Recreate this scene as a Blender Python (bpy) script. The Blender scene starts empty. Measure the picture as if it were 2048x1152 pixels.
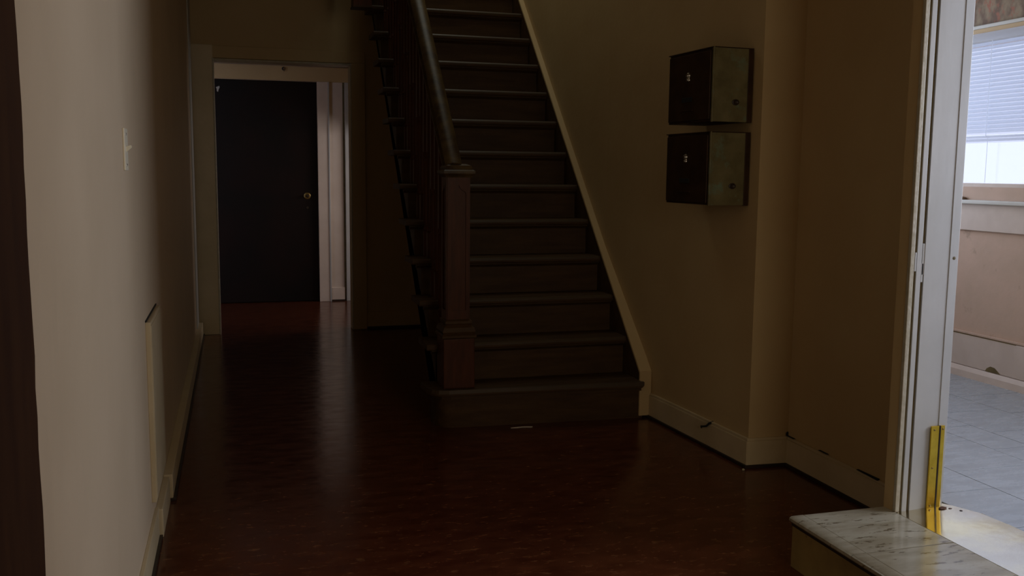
import bpy, bmesh, math, random
from mathutils import Vector, Matrix
random.seed(7)
sc = bpy.context.scene
col = sc.collection

# ------------------------------------------------------------------ camera
F = 1885.6; YAW = .286311; PIT = .12208; ROL = .0096237; EYE = 1.26
cam = bpy.data.cameras.new('camera'); cam.sensor_width = 36; cam.lens = F / 2048 * 36
cam.clip_start = .05
co = bpy.data.objects.new('camera', cam); col.objects.link(co); sc.camera = co
fw = Vector((math.sin(YAW) * math.cos(PIT), math.cos(YAW) * math.cos(PIT), -math.sin(PIT)))
rt = Vector((math.cos(YAW), -math.sin(YAW), 0)); up = rt.cross(fw)
r2 = rt * math.cos(ROL) + up * math.sin(ROL); u2 = up * math.cos(ROL) - rt * math.sin(ROL)
m = Matrix((r2, u2, -fw)).transposed().to_4x4(); m.translation = (0, 0, EYE)
co.matrix_world = m

# ------------------------------------------------------------------ sky, lights, exposure
w = bpy.data.worlds.new('sky'); sc.world = w; w.use_nodes = True
bg = w.node_tree.nodes['Background']; bg.inputs[0].default_value = (.73, .775, 1.0, 1); bg.inputs[1].default_value = 1.12
sc.view_settings.view_transform = 'Standard'; sc.view_settings.look = 'None'
sc.view_settings.exposure = 0; sc.view_settings.gamma = 1; sc.view_settings.use_curve_mapping = False

def area(name, loc, sx, sy, direction, power, color):
    l = bpy.data.lights.new(name, 'AREA'); l.shape = 'RECTANGLE'; l.size = sx; l.size_y = sy
    l.energy = power; l.color = color
    o = bpy.data.objects.new(name, l); col.objects.link(o)
    o.location = loc; o.rotation_euler = Vector(direction).to_track_quat('-Z', 'Y').to_euler()
    return o
# daylight through the side room's second window (out of frame, beside the camera)
area('daylight_window', (3.97, 1.80, 1.62), 1.0, 1.3, (-1, 0, 0), 50, (.80, .86, 1.0))
# fill lamp at an unseen end window, added to brighten the side room
area('fill_end', (3.2, 5.06, 1.65), 1.1, 1.3, (0, -1, 0), 17, (.72, .83, 1.0))
# daylight through the back passage's window, round the corner on the right
area('daylight_back', (2.36, 8.35, 1.33), 1.0, .6, (-1, .1, -.1), 11.0, (.95, .87, .86))

# dim daylight from the entrance behind the camera
area('daylight_entry', (1.40, -1.5, 1.5), .9, 1.2, (0, 1, 0), 15.0, (1.0, .87, .68))
# weak skylight over the stairwell
area('daylight_stairwell', (1.4, 6.0, 4.55), 1.0, 1.8, (0, 0, -1), 9, (.95, 1.0, .88))

# ------------------------------------------------------------------ materials
def mat(name, c, rough=.6, metal=0, var=None, scale=6., stretch=(1, 1, 1), bump=0., bscale=40., spec=.5,
        detail=4, lo=.35, hi=.65, var2=None, scale2=30., lo2=.55, hi2=.7, bstretch=None, rvar=0, coat=0):
    M = bpy.data.materials.new(name); M.use_nodes = True
    nt = M.node_tree; N = nt.nodes; L = nt.links; B = N['Principled BSDF']
    B.inputs['Roughness'].default_value = rough; B.inputs['Metallic'].default_value = metal
    B.inputs['Specular IOR Level'].default_value = spec
    B.inputs['Base Color'].default_value = (*c, 1)
    B.inputs['Coat Weight'].default_value = coat; B.inputs['Coat Roughness'].default_value = .12
    geo = N.new('ShaderNodeNewGeometry')
    def noise(sc_, st, det=4, rg=.55):
        mp = N.new('ShaderNodeMapping'); mp.inputs['Scale'].default_value = st
        L.new(geo.outputs['Position'], mp.inputs[0])
        n = N.new('ShaderNodeTexNoise'); n.inputs['Scale'].default_value = sc_; n.inputs['Detail'].default_value = det
        n.inputs['Roughness'].default_value = rg
        L.new(mp.outputs[0], n.inputs[0]); return n
    out = None
    if var:
        n = noise(scale, stretch, detail)
        r = N.new('ShaderNodeValToRGB'); r.color_ramp.elements[0].position = lo; r.color_ramp.elements[1].position = hi
        r.color_ramp.elements[0].color = (*c, 1); r.color_ramp.elements[1].color = (*var, 1)
        L.new(n.outputs['Fac'], r.inputs[0]); out = r.outputs[0]
        if var2:
            n2 = noise(scale2, stretch, 6, .65)
            r3 = N.new('ShaderNodeMapRange'); r3.inputs[1].default_value = lo2; r3.inputs[2].default_value = hi2
            L.new(n2.outputs['Fac'], r3.inputs[0])
            mx = N.new('ShaderNodeMix'); mx.data_type = 'RGBA'
            L.new(r3.outputs[0], mx.inputs[0]); L.new(out, mx.inputs[6]); mx.inputs[7].default_value = (*var2, 1)
            out = mx.outputs[2]
        L.new(out, B.inputs['Base Color'])
        if rvar:
            mr = N.new('ShaderNodeMapRange'); mr.inputs[3].default_value = rough - rvar; mr.inputs[4].default_value = rough + rvar
            mr.inputs[1].default_value = .3; mr.inputs[2].default_value = .7
            L.new(n.outputs['Fac'], mr.inputs[0]); L.new(mr.outputs[0], B.inputs['Roughness'])
    if bump:
        n = noise(bscale, bstretch or (1, 1, 1), 3)
        b = N.new('ShaderNodeBump'); b.inputs['Strength'].default_value = bump; b.inputs['Distance'].default_value = .01
        L.new(n.outputs['Fac'], b.inputs['Height']); L.new(b.outputs[0], B.inputs['Normal'])
    return M

PLASTER = mat('cream_plaster', (.58, .46, .315), .55, var=(.62, .495, .345), scale=2.2, bump=.18, bscale=9, bstretch=(2.2, 2.2, .35), detail=3)
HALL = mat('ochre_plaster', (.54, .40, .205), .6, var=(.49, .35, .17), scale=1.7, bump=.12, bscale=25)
TRIMP = mat('cream_gloss_paint', (.60, .49, .31), .4, var=(.53, .43, .26), scale=5, bump=.1, bscale=18)
WHITE = mat('white_gloss_paint', (.51, .515, .51), .38, var=(.46, .465, .455), scale=4, bump=.1, bscale=14, bstretch=(1, 1, .3))
BEAD = mat('yellowed_paint', (.38, .34, .24), .5, var=(.46, .42, .33), scale=30, bump=.2, bscale=60)
GROOVE = mat('dark_groove', (.10, .075, .03), .8, var=(.16, .12, .05), scale=20)  # darker tone for grooves, gaps and chips
DOORW = mat('pale_passage_paint', (.72, .62, .54), .5, var=(.66, .56, .48), scale=5)
PINK = mat('pink_beige_paint', (.56, .41, .345), .7, var=(.50, .375, .31), scale=6, bump=.1, bscale=20, var2=(.40, .30, .24), scale2=9, lo2=.62, hi2=.72)
SILL = mat('mauve_white_paint', (.60, .52, .49), .5, var=(.55, .47, .44), scale=10)
SHOE = mat('dark_shoe', (.018, .010, .005), .5, var=(.03, .015, .008), scale=20)
FLOOR = mat('red_brown_linoleum', (.060, .013, .005), .2, var=(.10, .026, .010), scale=11, stretch=(.7, 1.6, 1), bump=.13, bscale=6,
            detail=7, var2=(.19, .085, .035), scale2=26, lo2=.57, hi2=.72, rvar=.05, spec=.5)
WOOD = mat('dark_stair_wood', (.078, .042, .015), .5, var=(.052, .026, .009), scale=9, stretch=(.4, 3, 3), bump=.15, bscale=30, detail=6, spec=.2)
REDW = mat('red_brown_wood', (.085, .026, .009), .42, var=(.055, .017, .006), scale=12, stretch=(3, 3, .4), bump=.08, bscale=30, spec=.2)
RAILW = mat('worn_rail_wood', (.10, .066, .024), .4, var=(.035, .018, .008), scale=14, detail=6, var2=(.12, .09, .035), scale2=12, lo2=.58, hi2=.75, spec=.2)
NOSE = mat('tread_edge_tone', (.062, .042, .018), .45, var=(.055, .03, .013), scale=9, stretch=(1, 6, 6), detail=6)  # separate tone along the tread nosing edges
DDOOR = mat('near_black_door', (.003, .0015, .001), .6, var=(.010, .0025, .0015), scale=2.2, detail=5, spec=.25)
CASED = mat('dark_casing_stain', (.05, .02, .007), .6, var=(.035, .013, .005), scale=8, stretch=(3, 3, .5), spec=.2)
PAINTE = mat('paint_smear', (.22, .14, .06), .6)
MARB = mat('flecked_marble', (.27, .235, .165), .17, var=(.36, .33, .25), scale=9, stretch=(.55, 1.9, 1), detail=5, lo=.4, hi=.6,
           var2=(.11, .085, .05), scale2=26, lo2=.585, hi2=.64, bump=.05, bscale=30)
THRESH = mat('worn_metal_plate', (.66, .57, .36), .17, 1, var=(.74, .70, .60), scale=5, detail=6, bump=.07, bscale=7, rvar=.07)
PLY = mat('ochre_step_side', (.34, .24, .08), .6, var=(.22, .15, .05), scale=6, detail=6, var2=(.05, .03, .012), scale2=10, lo2=.58, hi2=.7)
TILE = mat('grey_vinyl_tile', (.28, .32, .375), .26, var=(.35, .395, .45), scale=7, stretch=(1, 3.5, 1), detail=8, lo=.25, hi=.75, bump=.05, bscale=40, rvar=.08)
JOINT = mat('dark_joint', (.07, .065, .055), .8)
BRASS = mat('bright_brass', (.82, .58, .07), .3, 1, var=(.7, .47, .05), scale=30)
DBRASS = mat('dull_brass', (.35, .25, .09), .4, 1)
STEEL = mat('lock_steel', (.55, .52, .46), .25, 1)
PATINA = mat('patinated_side', (.20, .175, .08), .45, .1, var=(.13, .11, .045), scale=12, detail=7, bump=.1, bscale=60, var2=(.17, .25, .17), scale2=10, lo2=.56, hi2=.70)
BRONZE = mat('brown_front', (.055, .028, .012), .45, .2, var=(.035, .018, .009), scale=16, detail=6, spec=.2)
BLACK = mat('black_void', (.006, .005, .004), .9)
SLAT = mat('white_slat', (.82, .84, .88), .45)
nt = SLAT.node_tree; tr = nt.nodes.new('ShaderNodeBsdfTranslucent'); tr.inputs[0].default_value = (.92, .95, 1.0, 1)
ms = nt.nodes.new('ShaderNodeMixShader'); ms.inputs[0].default_value = .8
nt.links.new(nt.nodes['Principled BSDF'].outputs[0], ms.inputs[1]); nt.links.new(tr.outputs[0], ms.inputs[2])
nt.links.new(ms.outputs[0], nt.nodes['Material Output'].inputs[0])
GLASS = bpy.data.materials.new('window_glass'); GLASS.use_nodes = True
nt = GLASS.node_tree; nt.nodes.remove(nt.nodes['Principled BSDF'])
a = nt.nodes.new('ShaderNodeBsdfTransparent'); g = nt.nodes.new('ShaderNodeBsdfGlossy'); g.inputs['Roughness'].default_value = .05
a.inputs[0].default_value = (.95, .96, .97, 1)
fr = nt.nodes.new('ShaderNodeFresnel'); fr.inputs[0].default_value = 1.45; ms = nt.nodes.new('ShaderNodeMixShader')
nt.nodes.remove(fr); ms.inputs[0].default_value = .05; nt.links.new(a.outputs[0], ms.inputs[1]); nt.links.new(g.outputs[0], ms.inputs[2])
nt.links.new(ms.outputs[0], nt.nodes['Material Output'].inputs[0])
MOTTLE = mat('mottled_brown_board', (.13, .075, .045), .6, var=(.26, .20, .13), scale=9, stretch=(1, 1.6, 1), detail=3, lo=.42, hi=.6,
             var2=(.30, .11, .065), scale2=14, lo2=.55, hi2=.64)
TAN = mat('tan_head_paint', (.50, .37, .22), .6)

FLOOR.node_tree.nodes['Principled BSDF'].inputs['Specular Tint'].default_value = (1, .78, .5, 1)   # yellowed wax

# ------------------------------------------------------------------ mesh helpers
def box(bm, x0, x1, y0, y1, z0, z1, bev=0):
    r = bmesh.ops.create_cube(bm, size=1)['verts']
    for v in r:
        v.co = Vector((x0 if v.co.x < 0 else x1, y0 if v.co.y < 0 else y1, z0 if v.co.z < 0 else z1))
    if bev:
        es = list({e for v in r for e in v.link_edges})
        bmesh.ops.bevel(bm, geom=es, offset=bev, segments=2, affect='EDGES', profile=.6)

def prism(bm, pts, ax, a, b, bev=0):
    """polygon pts in the plane across axis ax, extruded from a to b"""
    def P(p, t):
        return {'x': (t, p[0], p[1]), 'y': (p[0], t, p[1]), 'z': (p[0], p[1], t)}[ax]
    v0 = [bm.verts.new(P(p, a)) for p in pts]; v1 = [bm.verts.new(P(p, b)) for p in pts]
    n = len(pts); fs = []
    fs.append(bm.faces.new(v0)); fs.append(bm.faces.new(v1[::-1]))
    for i in range(n):
        fs.append(bm.faces.new((v0[i], v1[i], v1[(i + 1) % n], v0[(i + 1) % n])))
    bmesh.ops.recalc_face_normals(bm, faces=fs)
    if bev:
        es = list({e for f in fs for e in f.edges})
        bmesh.ops.bevel(bm, geom=es, offset=bev, segments=2, affect='EDGES')

def lathe(bm, prof, c=(0, 0, 0), ax='z', n=20):
    rings = []
    for r, t in prof:
        ring = []
        for i in range(n):
            an = 2 * math.pi * i / n; u, v = r * math.cos(an), r * math.sin(an)
            p = {'z': (u, v, t), 'x': (t, u, v), 'y': (u, t, v)}[ax]
            ring.append(bm.verts.new(Vector(c) + Vector(p)))
        rings.append(ring)
    fs = [bm.faces.new(rings[0]), bm.faces.new(rings[-1])]
    for a_, b_ in zip(rings, rings[1:]):
        for i in range(n): fs.append(bm.faces.new((a_[i], a_[(i + 1) % n], b_[(i + 1) % n], b_[i])))
    bmesh.ops.recalc_face_normals(bm, faces=fs)

def tube(bm, pts, r, n=8):
    rings = []
    for i, p in enumerate(pts):
        p = Vector(p); d = (Vector(pts[min(i + 1, len(pts) - 1)]) - Vector(pts[max(i - 1, 0)])).normalized()
        q = d.to_track_quat('Z', 'Y')
        rr = r[i] if isinstance(r, (list, tuple)) else r
        rings.append([bm.verts.new(p + q @ Vector((rr * math.cos(2 * math.pi * k / n), rr * math.sin(2 * math.pi * k / n), 0))) for k in range(n)])
    fs = [bm.faces.new(rings[0]), bm.faces.new(rings[-1])]
    for a_, b_ in zip(rings, rings[1:]):
        for k in range(n): fs.append(bm.faces.new((a_[k], a_[(k + 1) % n], b_[(k + 1) % n], b_[k])))
    bmesh.ops.recalc_face_normals(bm, faces=fs)

def sweep(bm, sect, pts, up_axis=(0, 0, 1)):
    """sect: (side, height) outline swept along a polyline, ends cut square"""
    rings = []
    for i, p in enumerate(pts):
        p = Vector(p); d = (Vector(pts[min(i + 1, len(pts) - 1)]) - Vector(pts[max(i - 1, 0)])).normalized()
        s = d.cross(Vector(up_axis)).normalized(); h = s.cross(d).normalized()
        rings.append([bm.verts.new(p + s * a_ + h * b_) for a_, b_ in sect])
    n = len(sect); fs = [bm.faces.new(rings[0]), bm.faces.new(rings[-1])]
    for a_, b_ in zip(rings, rings[1:]):
        for k in range(n): fs.append(bm.faces.new((a_[k], a_[(k + 1) % n], b_[(k + 1) % n], b_[k])))
    bmesh.ops.recalc_face_normals(bm, faces=fs)

def obj(name, bm, M, parent=None, kind=None, smooth=False, loc=None, label=None):
    me = bpy.data.meshes.new(name)
    if smooth:
        for f in bm.faces: f.smooth = True
    bm.to_mesh(me); bm.free(); me.materials.append(M)
    if smooth:
        me.set_sharp_from_angle(angle=math.radians(40))
    o = bpy.data.objects.new(name, me); col.objects.link(o)
    if parent: o.parent = parent
    if loc: o.location = loc
    if kind: o['kind'] = kind
    if label: o['label'] = label
    return o

def tag(o, label, cat, group=None):
    o['label'] = label; o['category'] = cat
    if group: o['group'] = group
    return o

def thing(name, label, cat, loc=(0, 0, 0), group=None):
    o = bpy.data.objects.new(name, None); col.objects.link(o); o.location = loc; o.empty_display_size = .1
    return tag(o, label, cat, group)

def B(): return bmesh.new()
def bobj(name, M, parent, *bx, bev=.002, **k):
    bm = B()
    for b_ in bx: box(bm, *b_, bev=bev)
    return obj(name, bm, M, parent, **k)

S = 'structure'
XL = -.286
CE = 2.75           # hall ceiling
# ================================================================== SETTING
bm = B(); box(bm, -1.4, 2.6, -1.6, 9.5, -.12, 0)
obj('floor', bm, FLOOR, kind=S)
# left wall with the corner by the far door
bm = B(); box(bm, XL - .15, XL, -1.6, 7.52, 0, 4.6)
wall_left = obj('wall_left', bm, PLASTER, kind=S)
bm = B(); box(bm, XL - .001, XL + .006, 7.15, 7.515, .10, 2.7, .002)
obj('corner_strip', bm, WHITE, wall_left)
# far wall with a doorway
bm = B()
box(bm, -.6, -.13, 7.521, 7.64, 0, 4.6); box(bm, .888, 2.3, 7.521, 7.64, 0, 4.6); box(bm, -.13, .888, 7.521, 7.64, 2.072, 4.6)
wall_far = obj('wall_far', bm, HALL, kind=S)
bm = B(); box(bm, -.283, -.128, 7.497, 7.521, 0, 2.18, .004)
cs = obj('trim_1', bm, TRIMP, kind=S)
bobj('casing_head', HALL, cs, (-.283, 1.0, 7.499, 7.521, 2.085, 2.175), bev=.003)
bobj('casing_side', HALL, cs, (.889, 1.0, 7.500, 7.521, 0, 2.085), bev=.003)
bobj('casing_bead', BEAD, cs, (-.134, -.122, 7.490, 7.64, 0, 2.085), (-.134, .897, 7.492, 7.64, 2.068, 2.08), (.884, .893, 7.494, 7.64, 0, 2.085), bev=.002)
bm = B(); box(bm, 1.001, 2.01, 7.506, 7.521, .018, .14, .003)
bb = obj('baseboard_far', bm, HALL, kind=S)
bobj('shoe', SHOE, bb, (1.001, 2.01, 7.499, 7.521, 0, .018))
# right: stair wall, jog, side wall, splayed towards the side room
bm = B()
prism(bm, [(2.107, 3.517), (2.050, 4.45), (2.024, 5.0), (2.015, 7.64), (2.50, 7.64), (2.42, 2.72), (2.302, 2.588), (2.294, 2.576), (2.294, 3.505)], 'z', 0, 4.6)
wall_right = obj('wall_right', bm, HALL, kind=S)
# doorway nib and wall over / before the door
bm = B()
prism(bm, [(2.05, 2.502), (2.222, 2.502), (2.294, 2.577), (2.294, 2.60), (2.05, 2.556)], 'z', .15, 2.4)
obj('trim_5', bm, HALL, kind=S)
bm = B(); box(bm, 2.05, 2.30, 1.55, 2.56, 2.3, 2.76); obj('trim_6', bm, HALL, kind=S)
bm = B(); box(bm, 2.05, 2.30, -1.6, 1.55, 0, 2.76); obj('wall_entry', bm, HALL, kind=S)
bm = B(); box(bm, -.5, 2.4, -1.75, -1.6, 0, 2.8); obj('wall_behind', bm, HALL, kind=S)
# ceilings
bm = B()
box(bm, -.44, 2.42, -1.6, 3.9, CE, CE + .15); box(bm, -.44, .80, 3.9, 7.53, CE, CE + .15)
box(bm, .7, 2.5, 3.8, 7.6, 4.6, 4.7); box(bm, .7, .8, 3.8, 7.6, CE, 4.65); box(bm, .7, 2.5, 3.78, 3.9, CE, 4.65)
obj('ceiling', bm, HALL, kind=S)
# baseboards -------------------------------------------------------
def base_run(pts, h, th, z0=.014):
    bm = B(); prof = [(0, z0), (-th, z0), (-th, h - .012), (-th * .6, h - .003), (-th * .3, h), (0, h)]
    sweep(bm, [(-a_, b_) for a_, b_ in prof], pts); return bm
def along(off):   # points of the stair wall foot, offset into the hall
    return [(2.052 - off, 4.41, 0), (2.107 - off, 3.517, 0)]
def offs_poly(bm, inner, outer, z0, z1, bev=.002):
    prism(bm, inner + outer[::-1], 'z', z0, z1, bev)
bm = B()
inn = [(2.053, 4.41), (2.107, 3.517), (2.294, 3.505), (2.294, 2.60)]
def off(d): return [(2.053 - d, 4.41 - d * .05), (2.107 - d, 3.517 - d), (2.294 - d, 3.505 - d), (2.294 - d, 2.60)]
offs_poly(bm, inn, off(.014), .012, .118)
offs_poly(bm, inn, off(.010), .118, .130)
bbr = obj('baseboard_right', bm, TRIMP, kind=S)
bm = B(); offs_poly(bm, inn, off(.022), 0, .013); obj('shoe', bm, SHOE, bbr)
# cap on the stair wall board joint, gap slit and scuffs
bm = B()
for (y0, y1, z, t) in ((2.885, 3.01, .133, .004), (3.20, 3.26, .137, .0006), (3.44, 3.50, .134, .0010)):
    prism(bm, [(y0, z - t), (y1, z), (y1, z + .001), (y0, z + t * .6)], 'x', 2.2785, 2.2895)
obj('paint_gap', bm, BLACK, bbr)
bm = B(); lathe(bm, [(.001, 0), (.010, .001), (.008, .003), (.001, .004)], (2.290, 3.50, .14), 'y', 7); obj('chip', bm, BLACK, bbr)
bm = B()
box(bm, XL, XL + .012, -1.6, 3.32, .012, .112, .002)
bbl = obj('baseboard_left', bm, TRIMP, kind=S)
bobj('board', TRIMP, bbl, (XL, XL + .024, 3.33, 3.69, .0, .10), bev=.003)
bobj('board', TRIMP, bbl, (XL, XL + .034, 3.70, 7.49, .012, .105), bev=.003)
bobj('shoe', SHOE, bbl, (XL, XL + .022, -1.6, 3.325, 0, .012), (XL, XL + .044, 3.70, 7.49, 0, .012))
# dark stained casing near the camera, wall paint lapped raggedly over its edge
bm = B(); pts = []
n_ = 60
for i in range(n_ + 1):
    z = 2.7 * i / n_; pts.append((1.474 + random.uniform(-.0035, .0035) + .003 * math.sin(i * .9), z))
prism(bm, [(1.20, 0)] + pts + [(1.20, 2.7)], 'x', XL - .002, XL + .004)
cas = obj('trim_2', bm, CASED, kind=S)
bm = B()
prism(bm, [(y - .012, z) for y, z in pts] + [(y + .0035 + random.uniform(0, .002), z) for y, z in pts[::-1]], 'x', XL - .001, XL + .0015)
obj('paint_smear', bm, PAINTE, cas)

# ------------------------------------------------------------------ back passage
bm = B()
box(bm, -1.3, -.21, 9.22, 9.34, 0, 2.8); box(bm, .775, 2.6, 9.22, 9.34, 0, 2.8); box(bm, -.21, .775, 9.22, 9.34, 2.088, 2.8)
box(bm, -1.4, -1.3, 7.6, 9.34, 0, 2.8); box(bm, 2.45, 2.6, 7.6, 9.34, 0, 2.8); box(bm, -1.4, 2.6, 9.34, 9.45, 0, 2.9); box(bm, 1.30, 1.40, 7.64, 9.22, 1.60, 2.8); box(bm, -1.4, 2.6, 7.6, 9.34, 2.8, 2.9)  # includes an unseen beam and backing slab added to block light
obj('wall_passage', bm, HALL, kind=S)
bm = B(); box(bm, .775, 1.29, 9.2195, 9.2205, 0, 2.088); box(bm, -.21, 1.29, 9.2195, 9.2205, 2.088, 2.79)
wall_back = obj('wall_back', bm, DOORW, kind=S)
bm = B(); box(bm, .772, .884, 9.198, 9.221, 0, 2.09, .004)
dt = obj('trim_3', bm, DOORW, kind=S)
bobj('casing_bead', WHITE, dt, (.872, .886, 9.190, 9.221, 0, 2.09), bev=.003)
bobj('casing_head', HALL, dt, (-.3, 1.2, 9.200, 9.221, 2.09, 2.225), bev=.004)  # head casing and crown take a darker colour standing in for shade
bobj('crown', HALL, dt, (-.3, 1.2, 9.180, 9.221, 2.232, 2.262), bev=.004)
bobj('casing_side', WHITE, dt, (1.030, 1.14, 9.190, 9.221, 0, 2.09), bev=.004)
bobj('gap', GROOVE, dt, (1.012, 1.030, 9.215, 9.2215, 0, 2.09), bev=0)
bm = B(); box(bm, .888, 1.014, 9.204, 9.221, .014, .132, .003)
b3 = obj('baseboard_back', bm, DOORW, kind=S)
bobj('shoe', SHOE, b3, (.888, 1.014, 9.200, 9.221, 0, .014), bev=0)
# dark door
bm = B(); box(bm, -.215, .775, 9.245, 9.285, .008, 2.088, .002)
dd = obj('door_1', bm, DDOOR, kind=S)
bm = B(); lathe(bm, [(.0, 0), (.032, 0), (.032, -.004), (.026, -.008), (.020, -.008), (.018, -.004), (.0, -.004)], (.671, 9.245, 1.018), 'y', 24)
obj('knob_plate', bm, DBRASS, dd, smooth=True)
bm = B(); lathe(bm, [(.006, 0), (.008, -.025), (.014, -.03), (.016, -.04), (.010, -.048), (.001, -.049)], (.671, 9.241, 1.018), 'y', 16)
obj('knob', bm, SHOE, dd, smooth=True)
bm = B(); lathe(bm, [(.0, 0), (.014, 0), (.012, -.004), (.0, -.004)], (.671, 9.245, .905), 'y', 16); obj('keyhole_plate', bm, SHOE, dd)
bm = B(); prism(bm, [(-.137, 2.012), (-.105, 2.024), (-.104, 2.008), (-.112, 1.995), (-.118, 1.968), (-.128, 1.976), (-.13, 1.997)], 'y', 9.239, 9.246)
obj('paper_scrap', bm, WHITE, dd)
# closed head of the back door: small round ceiling hook on its casing
hk = thing('wall_hook', 'small metal hook screwed into the white head casing above the dark far door', 'hook', (.472, 9.2, 2.198))
bm = B(); lathe(bm, [(.0, 0), (.018, 0), (.016, -.006), (.0, -.008)], (0, 0, 0), 'y', 16); obj('back_plate', bm, SHOE, hk)
bm = B(); tube(bm, [(.0, -.006, 0), (0, -.022, 0), (.002, -.032, -.008), (.003, -.030, -.020), (.002, -.020, -.026), (.001, -.014, -.022)], .0045)
obj('hook', bm, STEEL, hk, smooth=True)
bm = B(); lathe(bm, [(.001, -.010), (.008, -.006), (.011, 0), (.008, .007), (.001, .010)], (.006, -.030, -.002), 'z', 12); obj('ball_tip', bm, STEEL, hk, smooth=True)

# ================================================================== SIDE ROOM (right)
ZR = .155; XW = 3.904
cols = [2.30, 2.585, 2.953, 3.14, 3.49, 3.904]
rows0 = [2.31, 2.503, 2.703, 2.586, 2.836]
rows0 = [2.31, 2.503, 2.703, 2.586, 2.84]
bm = B(); box(bm, 2.31, 3.904, .2, 5.0, 0, ZR - .004)
fl = obj('floor_room', bm, JOINT, kind=S); fl.name = 'floor.001'
TL = .333
for ci in range(5):
    bm = B(); box(bm, 0, cols[ci + 1] - cols[ci] - .0025, 0, TL - .0025, -.004, 0, 0)
    first = None
    y = rows0[ci] - TL * 6
    while y < 5.0:
        if y > .2 and y + TL < 5.0 + TL:
            if first is None:
                first = obj('tile', bm, TILE, fl)
                o = first
            else:
                o = first.copy(); col.objects.link(o)
            o.location = (cols[ci], y, ZR + random.uniform(0, .0006))
        y += TL
# room walls
bm = B()
W1 = (3.0, 4.74); W2 = (1.25, 2.36)
z0, z1 = 1.225, 1.99
box(bm, XW, XW + .12, W1[0], W1[1], 0, z0 - .02)
box(bm, XW, XW + .12, -.1, W2[0], 0, 2.9); box(bm, XW, XW + .12, W2[1], W1[0], 0, 2.06); box(bm, XW, XW + .12, W1[1], 5.15, 0, 2.06)
box(bm, XW, XW + .12, W2[1], 5.15, 2.06, 2.9); box(bm, XW, XW + .12, W2[0], W2[1], 0, .9); box(bm, XW, XW + .12, W2[0], W2[1], 2.3, 2.9)
wall_room = obj('wall_window', bm, PINK, kind=S)
bobj('mottled_panel', MOTTLE, wall_room, (XW - .012, XW, 2.3, 5.0, 2.066, 2.8), bev=0)
bm = B(); box(bm, 2.42, 2.65, 5.0, 5.12, 0, 2.9); box(bm, 3.75, 4.0, 5.0, 5.12, 0, 2.9); box(bm, 2.65, 3.75, 5.0, 5.12, 0, 1.0); box(bm, 2.65, 3.75, 5.0, 5.12, 2.3, 2.9); box(bm, 2.3, 4.0, .1, .2, 0, 2.9)
obj('wall_room', bm, PINK, kind=S)
bm = B(); box(bm, 2.30, 4.0, .1, 5.1, 2.75, 2.9); obj('ceiling.001', bm, WHITE, kind=S)
# baseboard in the room
bm = B(); box(bm, XW - .018, XW, .2, 5.0, .215, .39, .003)
b4 = obj('baseboard_room', bm, SILL, kind=S)
bobj('cap', PINK, b4, (XW - .014, XW, .2, 5.0, .393, .405), bev=.002)
bm = B(); prism(bm, [(XW, ZR), (XW - .042, ZR), (XW - .036, .19), (XW - .022, .213), (XW, .214)], 'y', .2, 5.0); obj('shoe', bm, SILL, b4)
bm = B()
prism(bm, [(4.095, .215), (4.085, .232), (4.06, .246), (4.03, .243), (3.99, .217)], 'x', XW - .0195, XW - .016); obj('chipped_patch', bm, GROOVE, b4)
bm = B()
prism(bm, [(4.37, .391), (4.32, .3925), (4.15, .391), (3.95, .3925), (3.9, .391), (3.9, .3885), (4.37, .3885)], 'x', XW - .0188, XW - .016); obj('crack', bm, GROOVE, b4)
# window 1
bm = B()
box(bm, XW - .012, XW + .10, W1[0] + .0, W1[0] + .06, z0, 2.06, .003); box(bm, XW - .012, XW + .10, W1[1] - .05, W1[1], z0, 2.06, .003)
box(bm, XW + .02, XW + .10, W1[0], W1[1], 1.97, 2.06, .003)
win = obj('window_1', bm, SILL, kind=S)
bobj('bottom_rail', SILL, win, (XW + .008, XW + .06, W1[0], W1[1], 1.172, 1.225), (XW + .002, XW + .06, W1[0], W1[1], 1.135, 1.168), bev=.003)
bobj('sill', WHITE, win, (XW - .045, XW + .06, W1[0] - .05, W1[1] + .12, 1.112, 1.134), bev=.005)
bobj('apron', SILL, win, (XW - .016, XW, W1[0] - .03, W1[1] + .10, .967, 1.112), bev=.003)
bobj('head_casing', WHITE, win, (XW - .034, XW + .02, W1[0] - .05, W1[1] + .12, 2.050, 2.068), bev=.003)
bobj('head_board', TAN, win, (XW - .022, XW + .02, W1[0] - .05, W1[1] + .10, 2.026, 2.050), bev=.001)
bobj('pane', GLASS, win, (XW + .072, XW + .076, W1[0] + .06, W1[1] - .05, 1.225, 1.97), bev=0)
bm = B(); lathe(bm, [(.001, 0), (.022, .002), (.018, .012), (.008, .016), (.001, .017)], (0, 0, 0), 'z', 9)
for v in bm.verts: v.co.y *= 1.8
obj('sash_stop', bm, mat('rust_brown', (.12, .07, .035), .8), win, loc=(XW - .015, 4.36, 1.134))
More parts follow.
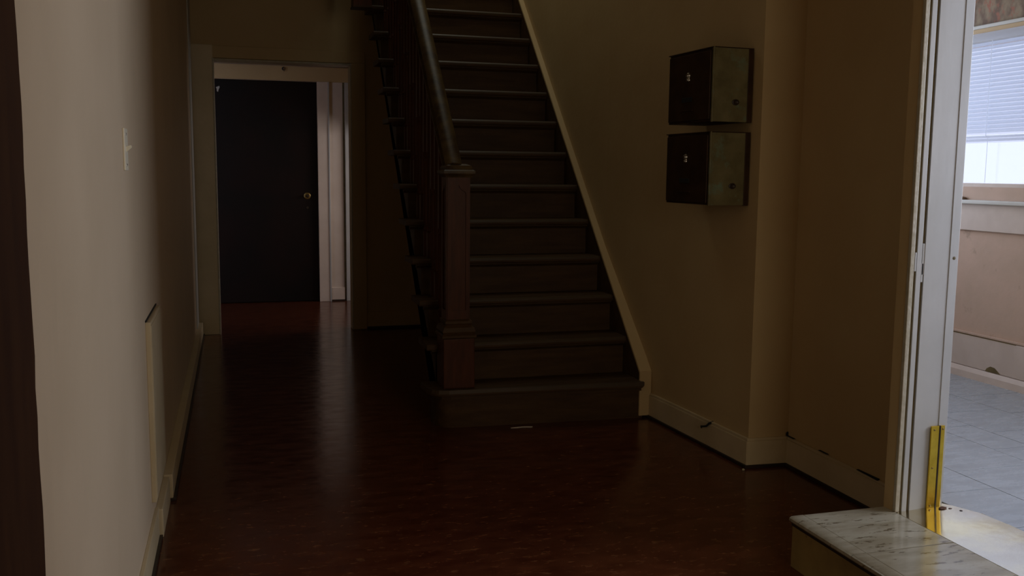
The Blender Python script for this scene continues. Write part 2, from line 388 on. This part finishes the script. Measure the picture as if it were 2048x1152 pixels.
# blind
bl = thing('window_blind', 'white horizontal slat blind drawn two thirds down over the bright side room window', 'blind', (XW - .005, 3.73, 1.98))
y0, y1 = -.67, .94
bobj('head_rail', SLAT, bl, (-.028, .018, y0, y1, .0, .045), bev=.003)
bm = B()
tilt = math.radians(48); hw = .0135
for i in range(2):
    pass
prev = None
secs = []
for k in range(5):
    s_ = -hw + 2 * hw * k / 4; cv = .0022 * (1 - (s_ / hw) ** 2)
    secs.append((s_ * math.cos(tilt) - cv * math.sin(tilt), s_ * math.sin(tilt) + cv * math.cos(tilt)))
th = .0006
up_ = [bm.verts.new((x, y0, z)) for x, z in secs]; up2 = [bm.verts.new((x, y1, z)) for x, z in secs]
lo_ = [bm.verts.new((x + th, y0, z - th)) for x, z in secs]; lo2 = [bm.verts.new((x + th, y1, z - th)) for x, z in secs]
for k in range(4):
    bm.faces.new((up_[k], up_[k + 1], up2[k + 1], up2[k])); bm.faces.new((lo_[k], lo2[k], lo2[k + 1], lo_[k + 1]))
slat = None; ns = 22
for i in range(ns):
    z = -.012 - i * (.485 / ns)
    if slat is None: slat = obj('slat', bm, SLAT, bl, loc=(-.005, 0, z)); o = slat
    else: o = slat.copy(); col.objects.link(o); o.location = (-.005, 0, z)
bobj('bottom_rail', SLAT, bl, (-.018, .006, y0, y1, -.512, -.500), (-.014, .004, y0, y1, -.530, -.516), bev=.003)
bm = B()
bm.free()
for yy in (.47, -.1, -.55):
    bm = B(); box(bm, -.0215, -.0195, yy - .002, yy + .002, -.51, 0, 0); obj('ladder_cord', bm, SLAT, bl)
bm = B(); tube(bm, [(.04, .52, -.5), (.04, .52, -.75)], .0015, 6); obj('lift_cord', bm, SLAT, bl)
# window 2 (out of frame, lets the daylight in)
bm = B()
box(bm, XW + .01, XW + .09, W2[0], W2[0] + .05, .9, 2.3, .003); box(bm, XW + .01, XW + .09, W2[1] - .05, W2[1], .9, 2.3, .003)
box(bm, XW + .01, XW + .09, W2[0], W2[1], .9, .95, .003); box(bm, XW + .01, XW + .09, W2[0], W2[1], 2.25, 2.3, .003)
obj('window_2', bm, SILL, kind=S)
bm = B(); box(bm, 2.65, 2.70, 5.0, 5.09, 1.0, 2.3, .003); box(bm, 3.70, 3.75, 5.0, 5.09, 1.0, 2.3, .003); box(bm, 2.65, 3.75, 5.0, 5.09, 1.0, 1.04, .003)
obj('fill_window', bm, SILL, kind=S)  # unseen window frame added for the fill lamp

# ------------------------------------------------------------------ door frame of the side room
ZS = .168
bm = B(); box(bm, 2.101, 2.200, 2.4950, 2.5035, ZS, 2.3, .0006)
df = obj('trim_4', bm, WHITE, kind=S)
bobj('edge_strip', WHITE, df, (2.195, 2.228, 2.4930, 2.503, ZS, 2.3), bev=.0012)
bobj('casing_strip', WHITE, df, (2.073, 2.091, 2.4965, 2.5035, ZS, 2.3), bev=.001)
bobj('outer_bead', BEAD, df, (2.0485, 2.064, 2.4965, 2.51, ZS, 2.3), bev=.002)
bobj('groove', GROOVE, df, (2.064, 2.073, 2.5005, 2.5035, ZS, 2.3), (2.091, 2.101, 2.5005, 2.5035, ZS, 2.3), bev=0)
bm = B()
for (x, z, a_, b_) in ((2.097, .998, .0045, .05), (2.095, .955, .004, .03), (2.068, .99, .003, .03)):
    box(bm, x - a_, x + a_, 2.4962, 2.5010, z - b_, z + b_, .001)
obj('paint_drip', bm, WHITE, df)
bm = B(); lathe(bm, [(.001, -.0005), (.006, -.001), (.001, -.002)], (2.212, 2.4935, 1.0), 'y', 6); obj('nick', bm, GROOVE, df)
bobj('head_jamb', WHITE, df, (2.05, 2.23, 1.56, 2.50, 2.28, 2.3))
bobj('near_jamb', WHITE, df, (2.05, 2.23, 1.551, 1.57, ZS, 2.3))
# brass hinge plates at the foot of the jamb
hg = thing('brass_plate', 'tall narrow polished brass hinge plate at the foot of the white door jamb', 'hinge', (2.163, 2.489, .17))
bm = B(); box(bm, 0, .030, -.0025, .003, .0, .281, .0008); obj('leaf', bm, BRASS, hg)
bm = B(); box(bm, .036, .051, -.0035, .003, .002, .281, .0008); obj('leaf', bm, BRASS, hg)
bm = B(); tube(bm, [(.033, -.0005, .0), (.033, -.0005, .281)], .0035, 8); obj('pin', bm, SHOE, hg)
for (x, z) in ((.012, .268), (.044, .270), (.012, .012), (.012, .14)):
    bm = B(); lathe(bm, [(.0, 0), (.0038, 0), (.003, -.0015), (.0, -.0018)], (x, -.0025 if x < .03 else -.0035, z), 'y', 10); obj('screw', bm, DBRASS, hg)

# threshold slab and stone step
bm = B(); prism(bm, [(x * .989 if x > 2.06 else x, y * .989) for x, y in [(2.052, 1.60), (2.328, 1.60), (2.328, 2.30), (2.318, 2.42), (2.285, 2.50), (2.262, 2.545), (2.24, 2.575), (2.052, 2.575)]], 'z', .02, ZS, .002)
for v in bm.verts:                                    # a saddle sloping down to the hall
    if v.co.z > .1: v.co.z = .167 + (v.co.x - 2.052) * .056 - (ZS - v.co.z)
th_ = obj('threshold_plate', bm, THRESH); tag(th_, 'worn shiny metal threshold plate lying in the doorway of the side room', 'threshold')
for (x, y) in ((2.250, 2.43), (2.275, 2.19), (2.275, 1.9)):
    bm = B(); lathe(bm, [(.0, 0), (.006, 0), (.004, .0012), (.0, .0015)], (x, y, .167 + (x - 2.052) * .056), 'z', 10); obj('screw', bm, SHOE, th_)
bm = B(); prism(bm, [(2.318, 1.60), (2.304, 1.60), (2.304, 2.28), (2.296, 2.39), (2.304, 2.40)], 'z', .156, .176); obj('metal_lip', bm, STEEL, th_)
st = thing('stone_step', 'low tiled step with ochre side projecting from the side room doorway into the hall', 'step', (1.695, 1.45, 0))
ox, oy = 1.695, 1.45
bm = B(); box(bm, .006, .355, .0, 1.100, 0, .138, .003); obj('base', bm, PLY, st)
bm = B(); box(bm, .004, .356, 0, 1.102, .138, .150, .001); obj('shadow_joint', bm, SHOE, st)
ys = [1.45, 1.60, 1.915, 2.235, 2.556]
for a_, b_ in zip(ys, ys[1:]):
    bm = B(); box(bm, .0485, .3555, a_ - oy + .0018, b_ - oy - .0018, .15, .168, .0015); obj('tile', bm, MARB, st)
for a_, b_ in zip(ys, ys[1:]):
    bm = B(); x0 = -.003
    prism(bm, [(.047, .15), (.0, .15), (-.004, .155), (-.003, .163), (.004, .1678), (.047, .168)], 'y', a_ - oy + .0014, b_ - oy - .0014)
    obj('nosing_tile', bm, MARB, st, smooth=True)

# ================================================================== STAIRCASE
R_, T_, Y1 = .198, .199, 4.387
XS, XE = .965, 2.03
stair = thing('staircase', 'dark wooden staircase rising steeply beside the cream wall with a boxy newel post', 'staircase', (0, 0, 0))
NT = 15
# ordinary tread mesh (local: nosing line front at y=0, top at z=0)
def tread_bm():
    bm = B()
    prof = [(.0, -.006), (.0, -.024), (.005, -.031), (.245, -.031), (.245, 0), (.005, 0)]
    prism(bm, prof, 'x', .91, 1.993, .002)
    # cove under the nosing, returned at the open side
    prism(bm, [(.016, -.031), (.016, -.037), (.034, -.052), (.046, -.052), (.046, -.031)], 'x', .935, 1.993)
    return bm
t0 = None; c0 = None; r0 = None
for k in range(2, NT + 1):
    y = Y1 + (k - 1) * T_; z = k * R_
    if t0 is None:
        t0 = obj('tread', tread_bm(), WOOD, stair, loc=(0, y, z), smooth=False)
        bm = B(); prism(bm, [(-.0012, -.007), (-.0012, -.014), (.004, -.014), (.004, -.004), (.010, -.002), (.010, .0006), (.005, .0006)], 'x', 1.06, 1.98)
        c0 = obj('nosing_edge', bm, NOSE, t0)
        bm = B(); box(bm, XS, 1.993, .040, .058, -R_, -.031, 0)
        # face fillet so each riser shows a slim board edge
        r0 = obj('riser', bm, WOOD, stair, loc=(0, y, z))
    else:
        o = t0.copy(); col.objects.link(o); o.location = (0, y, z)
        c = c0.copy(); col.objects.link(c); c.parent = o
        o = r0.copy(); col.objects.link(o); o.location = (0, y, z)
# bottom tread with a rounded end
pl = [(1.995, 4.355), (1.6, 4.378), (1.2, 4.400), (.985, 4.410), (.935, 4.420), (.905, 4.450), (.888, 4.50), (.884, 4.56), (.884, 4.645), (1.995, 4.645)]
bm = B(); prism(bm, pl, 'z', R_ - .031, R_, .006); tb = obj('bottom_tread', bm, WOOD, stair, smooth=True)
bm = B()
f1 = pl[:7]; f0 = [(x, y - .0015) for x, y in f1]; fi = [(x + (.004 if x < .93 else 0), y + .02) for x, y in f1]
prism(bm, f0 + fi[::-1], 'z', R_ - .018, R_ + .001); obj('nosing_edge', bm, NOSE, tb)
pr_ = [(x + (.045 if x < 1 else 0), y + .045) for x, y in pl[:8]]
pr_ = [(1.995, 4.402), (1.6, 4.422), (1.2, 4.440), (1.0, 4.452), (.968, 4.465), (.945, 4.50), (.938, 4.56), (.938, 4.63), (1.995, 4.63)]
bm = B(); prism(bm, pr_, 'z', 0, R_ - .031); obj('bottom_riser', bm, WOOD, stair, smooth=True)
bm = B(); prism(bm, [(x - (.012 if x < 1 else 0), y - .012) for x, y in pr_], 'z', R_ - .052, R_ - .031); obj('cove', bm, WOOD, stair)
# outer cut string
pts = [(4.60, 0), (4.60, R_ - .031)]
for k in range(2, NT + 1):
    y = Y1 + (k - 1) * T_ + .046
    pts += [(y, (k - 1) * R_ - .031), (y, k * R_ - .031)]
ye = Y1 + NT * T_
pts += [(ye, NT * R_ - .031), (ye, .198 + .995 * (ye - Y1) - .25), (4.652, .198 + .995 * (4.652 - Y1) - .25), (4.652, 0)]
bm = B()
v0 = [bm.verts.new((XS, y, z)) for y, z in pts]; v1 = [bm.verts.new((XS + .022, y, z)) for y, z in pts]
f_ = [bm.faces.new(v0), bm.faces.new(v1[::-1])]
for i in range(len(pts)): f_.append(bm.faces.new((v0[i], v1[i], v1[(i + 1) % len(pts)], v0[(i + 1) % len(pts)])))
bmesh.ops.triangulate(bm, faces=f_[:2]); bmesh.ops.recalc_face_normals(bm, faces=bm.faces[:])
obj('outer_string', bm, WOOD, stair)
# wall string: dark face, its top edge painted cream
def nl(y): return .198 + .995 * (y - Y1)
ya, yb = 4.36, 7.4
bm = B(); prism(bm, [(4.41, 0), (4.41, nl(4.41) + .018), (yb, nl(yb) + .018), (yb, nl(yb) - .30), (4.62, 0)], 'x', 1.988, 2.012)
obj('wall_string', bm, WOOD, stair)
bm = B()
yk = 4.405
prism(bm, [(yk, .012), (yk, nl(yk) + .020), (yb, nl(yb) + .020), (yb, nl(yb) + .045), (yk - .012, nl(yk) + .030), (yk - .012, .012)], 'x', 1.986, 2.0515, .002)
obj('painted_edge', bm, HALL, stair, label='cream painted top edge of the wall string')
# newel post
nx0, nx1, ny0, ny1 = .964, 1.121, 4.448, 4.605
cx, cy = (nx0 + nx1) / 2, (ny0 + ny1) / 2
bm = B(); box(bm, nx0, nx1, ny0, ny1, .198, .446, .004)
nw = obj('newel_post', bm, REDW, stair)
def sqprof(bm, prof):
    rings = []
    for h, z in prof:
        rings.append([bm.verts.new((cx + sx * h, cy + sy * h, z)) for sx, sy in ((-1, -1), (1, -1), (1, 1), (-1, 1))])
    fs = [bm.faces.new(rings[0]), bm.faces.new(rings[-1])]
    for a_, b_ in zip(rings, rings[1:]):
        for i in range(4): fs.append(bm.faces.new((a_[i], a_[(i + 1) % 4], b_[(i + 1) % 4], b_[i])))
    bmesh.ops.recalc_face_normals(bm, faces=fs)
bm = B(); sqprof(bm, [(.080, .446), (.086, .452), (.086, .462), (.078, .468), (.082, .480), (.076, .500), (.062, .512), (.067, .520), (.067, .532), (.058, .540)])
obj('base_moulding', bm, WOOD, nw)
bm = B(); sqprof(bm, [(.0535, .535), (.0535, 1.236)]); obj('shaft', bm, REDW, nw)
bm = B()
z_lo, z_hi = .585, 1.165
inner = [(-.036, z_lo), (.036, z_lo), (.036, z_hi - .01), (.030, z_hi), (.018, z_hi + .006), (.007, z_hi + .016), (0, z_hi + .032), (-.007, z_hi + .016), (-.018, z_hi + .006), (-.030, z_hi), (-.036, z_hi - .01)]
outer = [(-.056, .540), (.056, .540), (.056, 1.10), (.056, 1.236), (.030, 1.236), (.012, 1.236), (0, 1.236), (-.012, 1.236), (-.030, 1.236), (-.056, 1.236), (-.056, 1.10)]
for face in range(2):
    def PT(p, d):
        if face == 0: return (cx + p[0], cy - .0535 - d, p[1])
        return (cx - .0535 - d, cy + p[0], p[1])
    a0 = [bm.verts.new(PT(p, 0)) for p in inner]; a1 = [bm.verts.new(PT(p, .007)) for p in inner]
    b1 = [bm.verts.new(PT(p, .007)) for p in outer]; b0 = [bm.verts.new(PT(p, 0)) for p in outer]
    n = len(inner)
    for i in range(n):
        j = (i + 1) % n
        bm.faces.new((a1[i], a1[j], b1[j], b1[i])); bm.faces.new((a0[i], a0[j], a1[j], a1[i])); bm.faces.new((b1[i], b1[j], b0[j], b0[i]))
bmesh.ops.recalc_face_normals(bm, faces=bm.faces[:])
obj('panel_frame', bm, REDW, nw)
bm = B(); sqprof(bm, [(.060, 1.232), (.066, 1.240), (.074, 1.246), (.078, 1.252), (.078, 1.264), (.070, 1.270), (.064, 1.272), (.066, 1.280), (.060, 1.290), (.040, 1.298), (.001, 1.300)])
obj('cap', bm, RAILW, nw, label='worn square cap of the newel post')
# handrail
bm = B()
sect = [(-.034, .0), (-.036, .014), (-.026, .022), (-.030, .036), (-.034, .050), (-.026, .066), (-.010, .074), (.010, .074), (.026, .066), (.034, .050), (.030, .036), (.026, .022), (.036, .014), (.034, .0)]
rz = .905; RX = 1.025
sect = [(a_ * 1.25, b_ * 1.1) for a_, b_ in sect]
yr0 = 4.53
sweep(bm, sect, [(RX, yr0, nl(yr0) + rz), (RX, 7.3, nl(7.3) + rz)])
rail = obj('handrail', bm, RAILW, stair, smooth=True)
bm = B(); box(bm, RX - .018, RX + .018, yr0, yr0 + .03, nl(yr0) + rz - .10, nl(yr0) + rz + .03, .004)
sweep(bm, [(-.018, -.022), (-.018, .0), (.018, .0), (.018, -.022)], [(RX, yr0, nl(yr0) + rz), (RX, 7.3, nl(7.3) + rz)])
obj('fillet', bm, WOOD, rail)
# balusters, two to a tread
def bal_bm(h):
    bm = B(); s_ = .016
    box(bm, -s_, s_, -s_, s_, 0, .14, .001)
    lathe(bm, [(.014, .14), (.018, .15), (.011, .165), (.015, .19), (.0175, .24), (.014, .34), (.0105, .52), (.012, .54), (.016, .55), (.011, .56), (.014, .575)], n=12)
    box(bm, -s_, s_, -s_, s_, .575, h, .001); return bm
b1 = b2 = None
for k in range(2, NT + 1):
    for j in (0, 1):
        y = Y1 + (k - 1) * T_ + .055 + j * .0995; z = k * R_
        h = nl(y) + rz - .012 - z
        if j == 0:
            if b1 is None: b1 = obj('baluster', bal_bm(h), REDW, stair, loc=(1.015, y, z)); o = b1
            else: o = b1.copy(); col.objects.link(o)
        else:
            if b2 is None: b2 = obj('baluster', bal_bm(h), REDW, stair, loc=(1.015, y, z)); o = b2
            else: o = b2.copy(); col.objects.link(o)
        o.location = (1.015, y, z)
# upper landing post hanging into view at the top
bm = B(); box(bm, .79, .915, 6.48, 6.60, 2.352, CE + .02, .004); np_ = obj('newel_drop', bm, REDW, stair)
bm = B(); box(bm, .785, .92, 6.475, 6.605, 2.340, 2.353, .003); obj('drop_moulding', bm, WOOD, np_)
# upper landing
bm = B(); box(bm, .80, 2.02, Y1 + NT * T_, 7.52, NT * R_ - .15, NT * R_, .003); obj('landing', bm, WOOD, stair)

# ================================================================== MAILBOXES
def mailbox(loc, rot, h, label, strip):
    t = thing('mailbox', label, 'mailbox', loc, 'metal mailboxes on the stair wall'); t.rotation_euler = (0, 0, rot)
    D, Wd = .192, .372      # reach from the wall, width along it
    bm = B(); box(bm, -D + .004, 0, .003, Wd - .003, .003, h - .003, .003); obj('body', bm, BRONZE, t)
    # near side sheet, folded lip to the front, rolled rim at the wall
    sd = obj('side_panel', (lambda b_: (box(b_, -D + .002, -.022, -.002, .004, .002, h - .002, .0015), b_)[1])(B()), PATINA, t, label='green patinated side sheet')
    bm = B(); box(bm, -D, -D + .006, -.005, .006, 0, h, .0015); obj('corner_fold', bm, PATINA, t)
    bm = B(); box(bm, -.024, 0, -.0045, .006, 0, h, .002); obj('wall_flange', bm, BRONZE, t)
    bm = B(); lathe(bm, [(.0, 0), (.0125, 0), (.0125, -.003), (.009, -.0045), (.006, -.0015), (.0, -.0015)], (-.080, -.002, .083), 'y', 18)
    for v in bm.verts: v.co.x = -.080 + (v.co.x + .080) * 1.35
    obj('side_stud', bm, SHOE, t, smooth=True)
    # lid
    bm = B(); box(bm, -D - .002, 0, -.004, Wd + .002, h - .004, h, .001); obj('lid', bm, BRONZE, t)
    # front door with two lock cylinders, name slot, hinge line
    fd = obj('front_door', (lambda b_: (box(b_, -D - .004, -D + .004, .014, Wd - .012, .012, h - .014, .002), b_)[1])(B()), BRONZE, t)
    for z, r in ((h * .665, .009), (h * .605, .0075)):
        bm = B(); lathe(bm, [(.0, 0), (r + .004, 0), (r + .003, -.004), (r, -.006), (r * .9, -.010), (.0, -.011)], (-D - .004, .19, z), 'x', 16)
        obj('lock', bm, STEEL, fd, smooth=True)
    bm = B(); box(bm, -D - .0065, -D - .003, .155, .24, h * .30, h * .30 + .020, .001); obj('name_slot', bm, BLACK, fd)
    bm = B(); box(bm, -D - .0085, -D - .003, .145, .25, h * .17, h * .17 + .006, .001); obj('pull', bm, BRONZE, fd)
    return t
rot = math.radians(3.0)
mailbox((2.098, 3.585, 1.476), rot, .307, 'upper of two dark metal mailboxes with greenish sides on the stair wall', True)
mailbox((2.098, 3.587, 1.128), rot, .309, 'lower of two dark metal mailboxes with greenish sides on the stair wall', False)

# ================================================================== SMALL THINGS
# low white cover panel on the left wall
pn = thing('cover_panel', 'cream painted cover panel fixed low on the left wall', 'panel', (XL, 3.42, .165))
bm = B(); box(bm, .0, .016, -.205, .21, 0, .602, .002); obj('panel', bm, TRIMP, pn)
bm = B(); box(bm, .0, .0035, -.209, .214, .603, .608, 0); obj('top_gap', bm, BLACK, pn)
bm = B(); box(bm, .015, .018, -.195, .20, .01, .590, .001); obj('face_sheet', bm, TRIMP, pn)
sw = thing('light_switch', 'cream toggle light switch plate on the left wall', 'switch', (XL, 2.805, 1.312))
bm = B(); box(bm, 0, .006, -.038, .038, -.057, .057, .002); SWM = mat('cream_plastic', (.78, .72, .56), .35); obj('plate', bm, SWM, sw)
bm = B(); prism(bm, [(.005, -.008), (.020, .006), (.018, .012), (.005, .008)], 'y', -.006, .006); obj('toggle', bm, SWM, sw)
for z in (-.042, .042):
    bm = B(); lathe(bm, [(.0, 0), (.004, 0), (.003, .0015), (.0, .002)], (.006, 0, z), 'x', 10); obj('screw', bm, STEEL, sw)
# loose cable end at the stair wall baseboard
bm = B(); tube(bm, [(2.092, 3.80, .128), (2.070, 3.80, .122), (2.062, 3.81, .108), (2.060, 3.835, .100), (2.062, 3.86, .094), (2.066, 3.865, .084)], [.0055, .0055, .005, .0045, .004, .003])
tag(obj('cable_end', bm, BLACK, smooth=True), 'short curled black cable end sticking out above the stair wall baseboard', 'cable')
def crumb(name, M, loc, sx, sy, sz, label, cat):
    bm = B(); bmesh.ops.create_icosphere(bm, subdivisions=2, radius=1)
    for v in bm.verts:
        k = 1 + random.uniform(-.22, .22); v.co = Vector((v.co.x * sx * k, v.co.y * sy * k, max(v.co.z, -.5) * sz * k))
    zmin = min(v.co.z for v in bm.verts)
    for v in bm.verts: v.co.z -= zmin
    o = obj(name, bm, M, loc=loc); tag(o, label, cat)
crumb('plaster_crumb', mat('crumb_pale', (.5, .46, .3), .8), (2.066, 3.478, 0), .006, .005, .005, 'tiny pale plaster crumb on the floor at the wall corner', 'debris')
crumb('rubble_bit', mat('crumb_brown', (.10, .05, .03), .9), (2.210, 2.468, .174), .016, .008, .005, 'small brown rubble bit on the metal threshold by the jamb', 'debris')
crumb('grit_bit', mat('crumb_grit', (.12, .08, .06), .9), (2.232, 2.458, .176), .006, .004, .002, 'speck of grit on the metal threshold near the jamb', 'debris')
bm = B()
prism(bm, [(1.288, 4.372), (1.318, 4.368), (1.345, 4.373), (1.392, 4.362), (1.40, 4.368), (1.36, 4.379), (1.32, 4.377)], 'z', .0005, .003)
tag(obj('paper_shred', bm, mat('paper_white', (.75, .70, .60), .7)), 'thin white paper shred lying at the foot of the staircase', 'paper')
for (x, y) in ((1.11, 4.36), (1.20, 4.375), (.99, 4.40)):
    pass
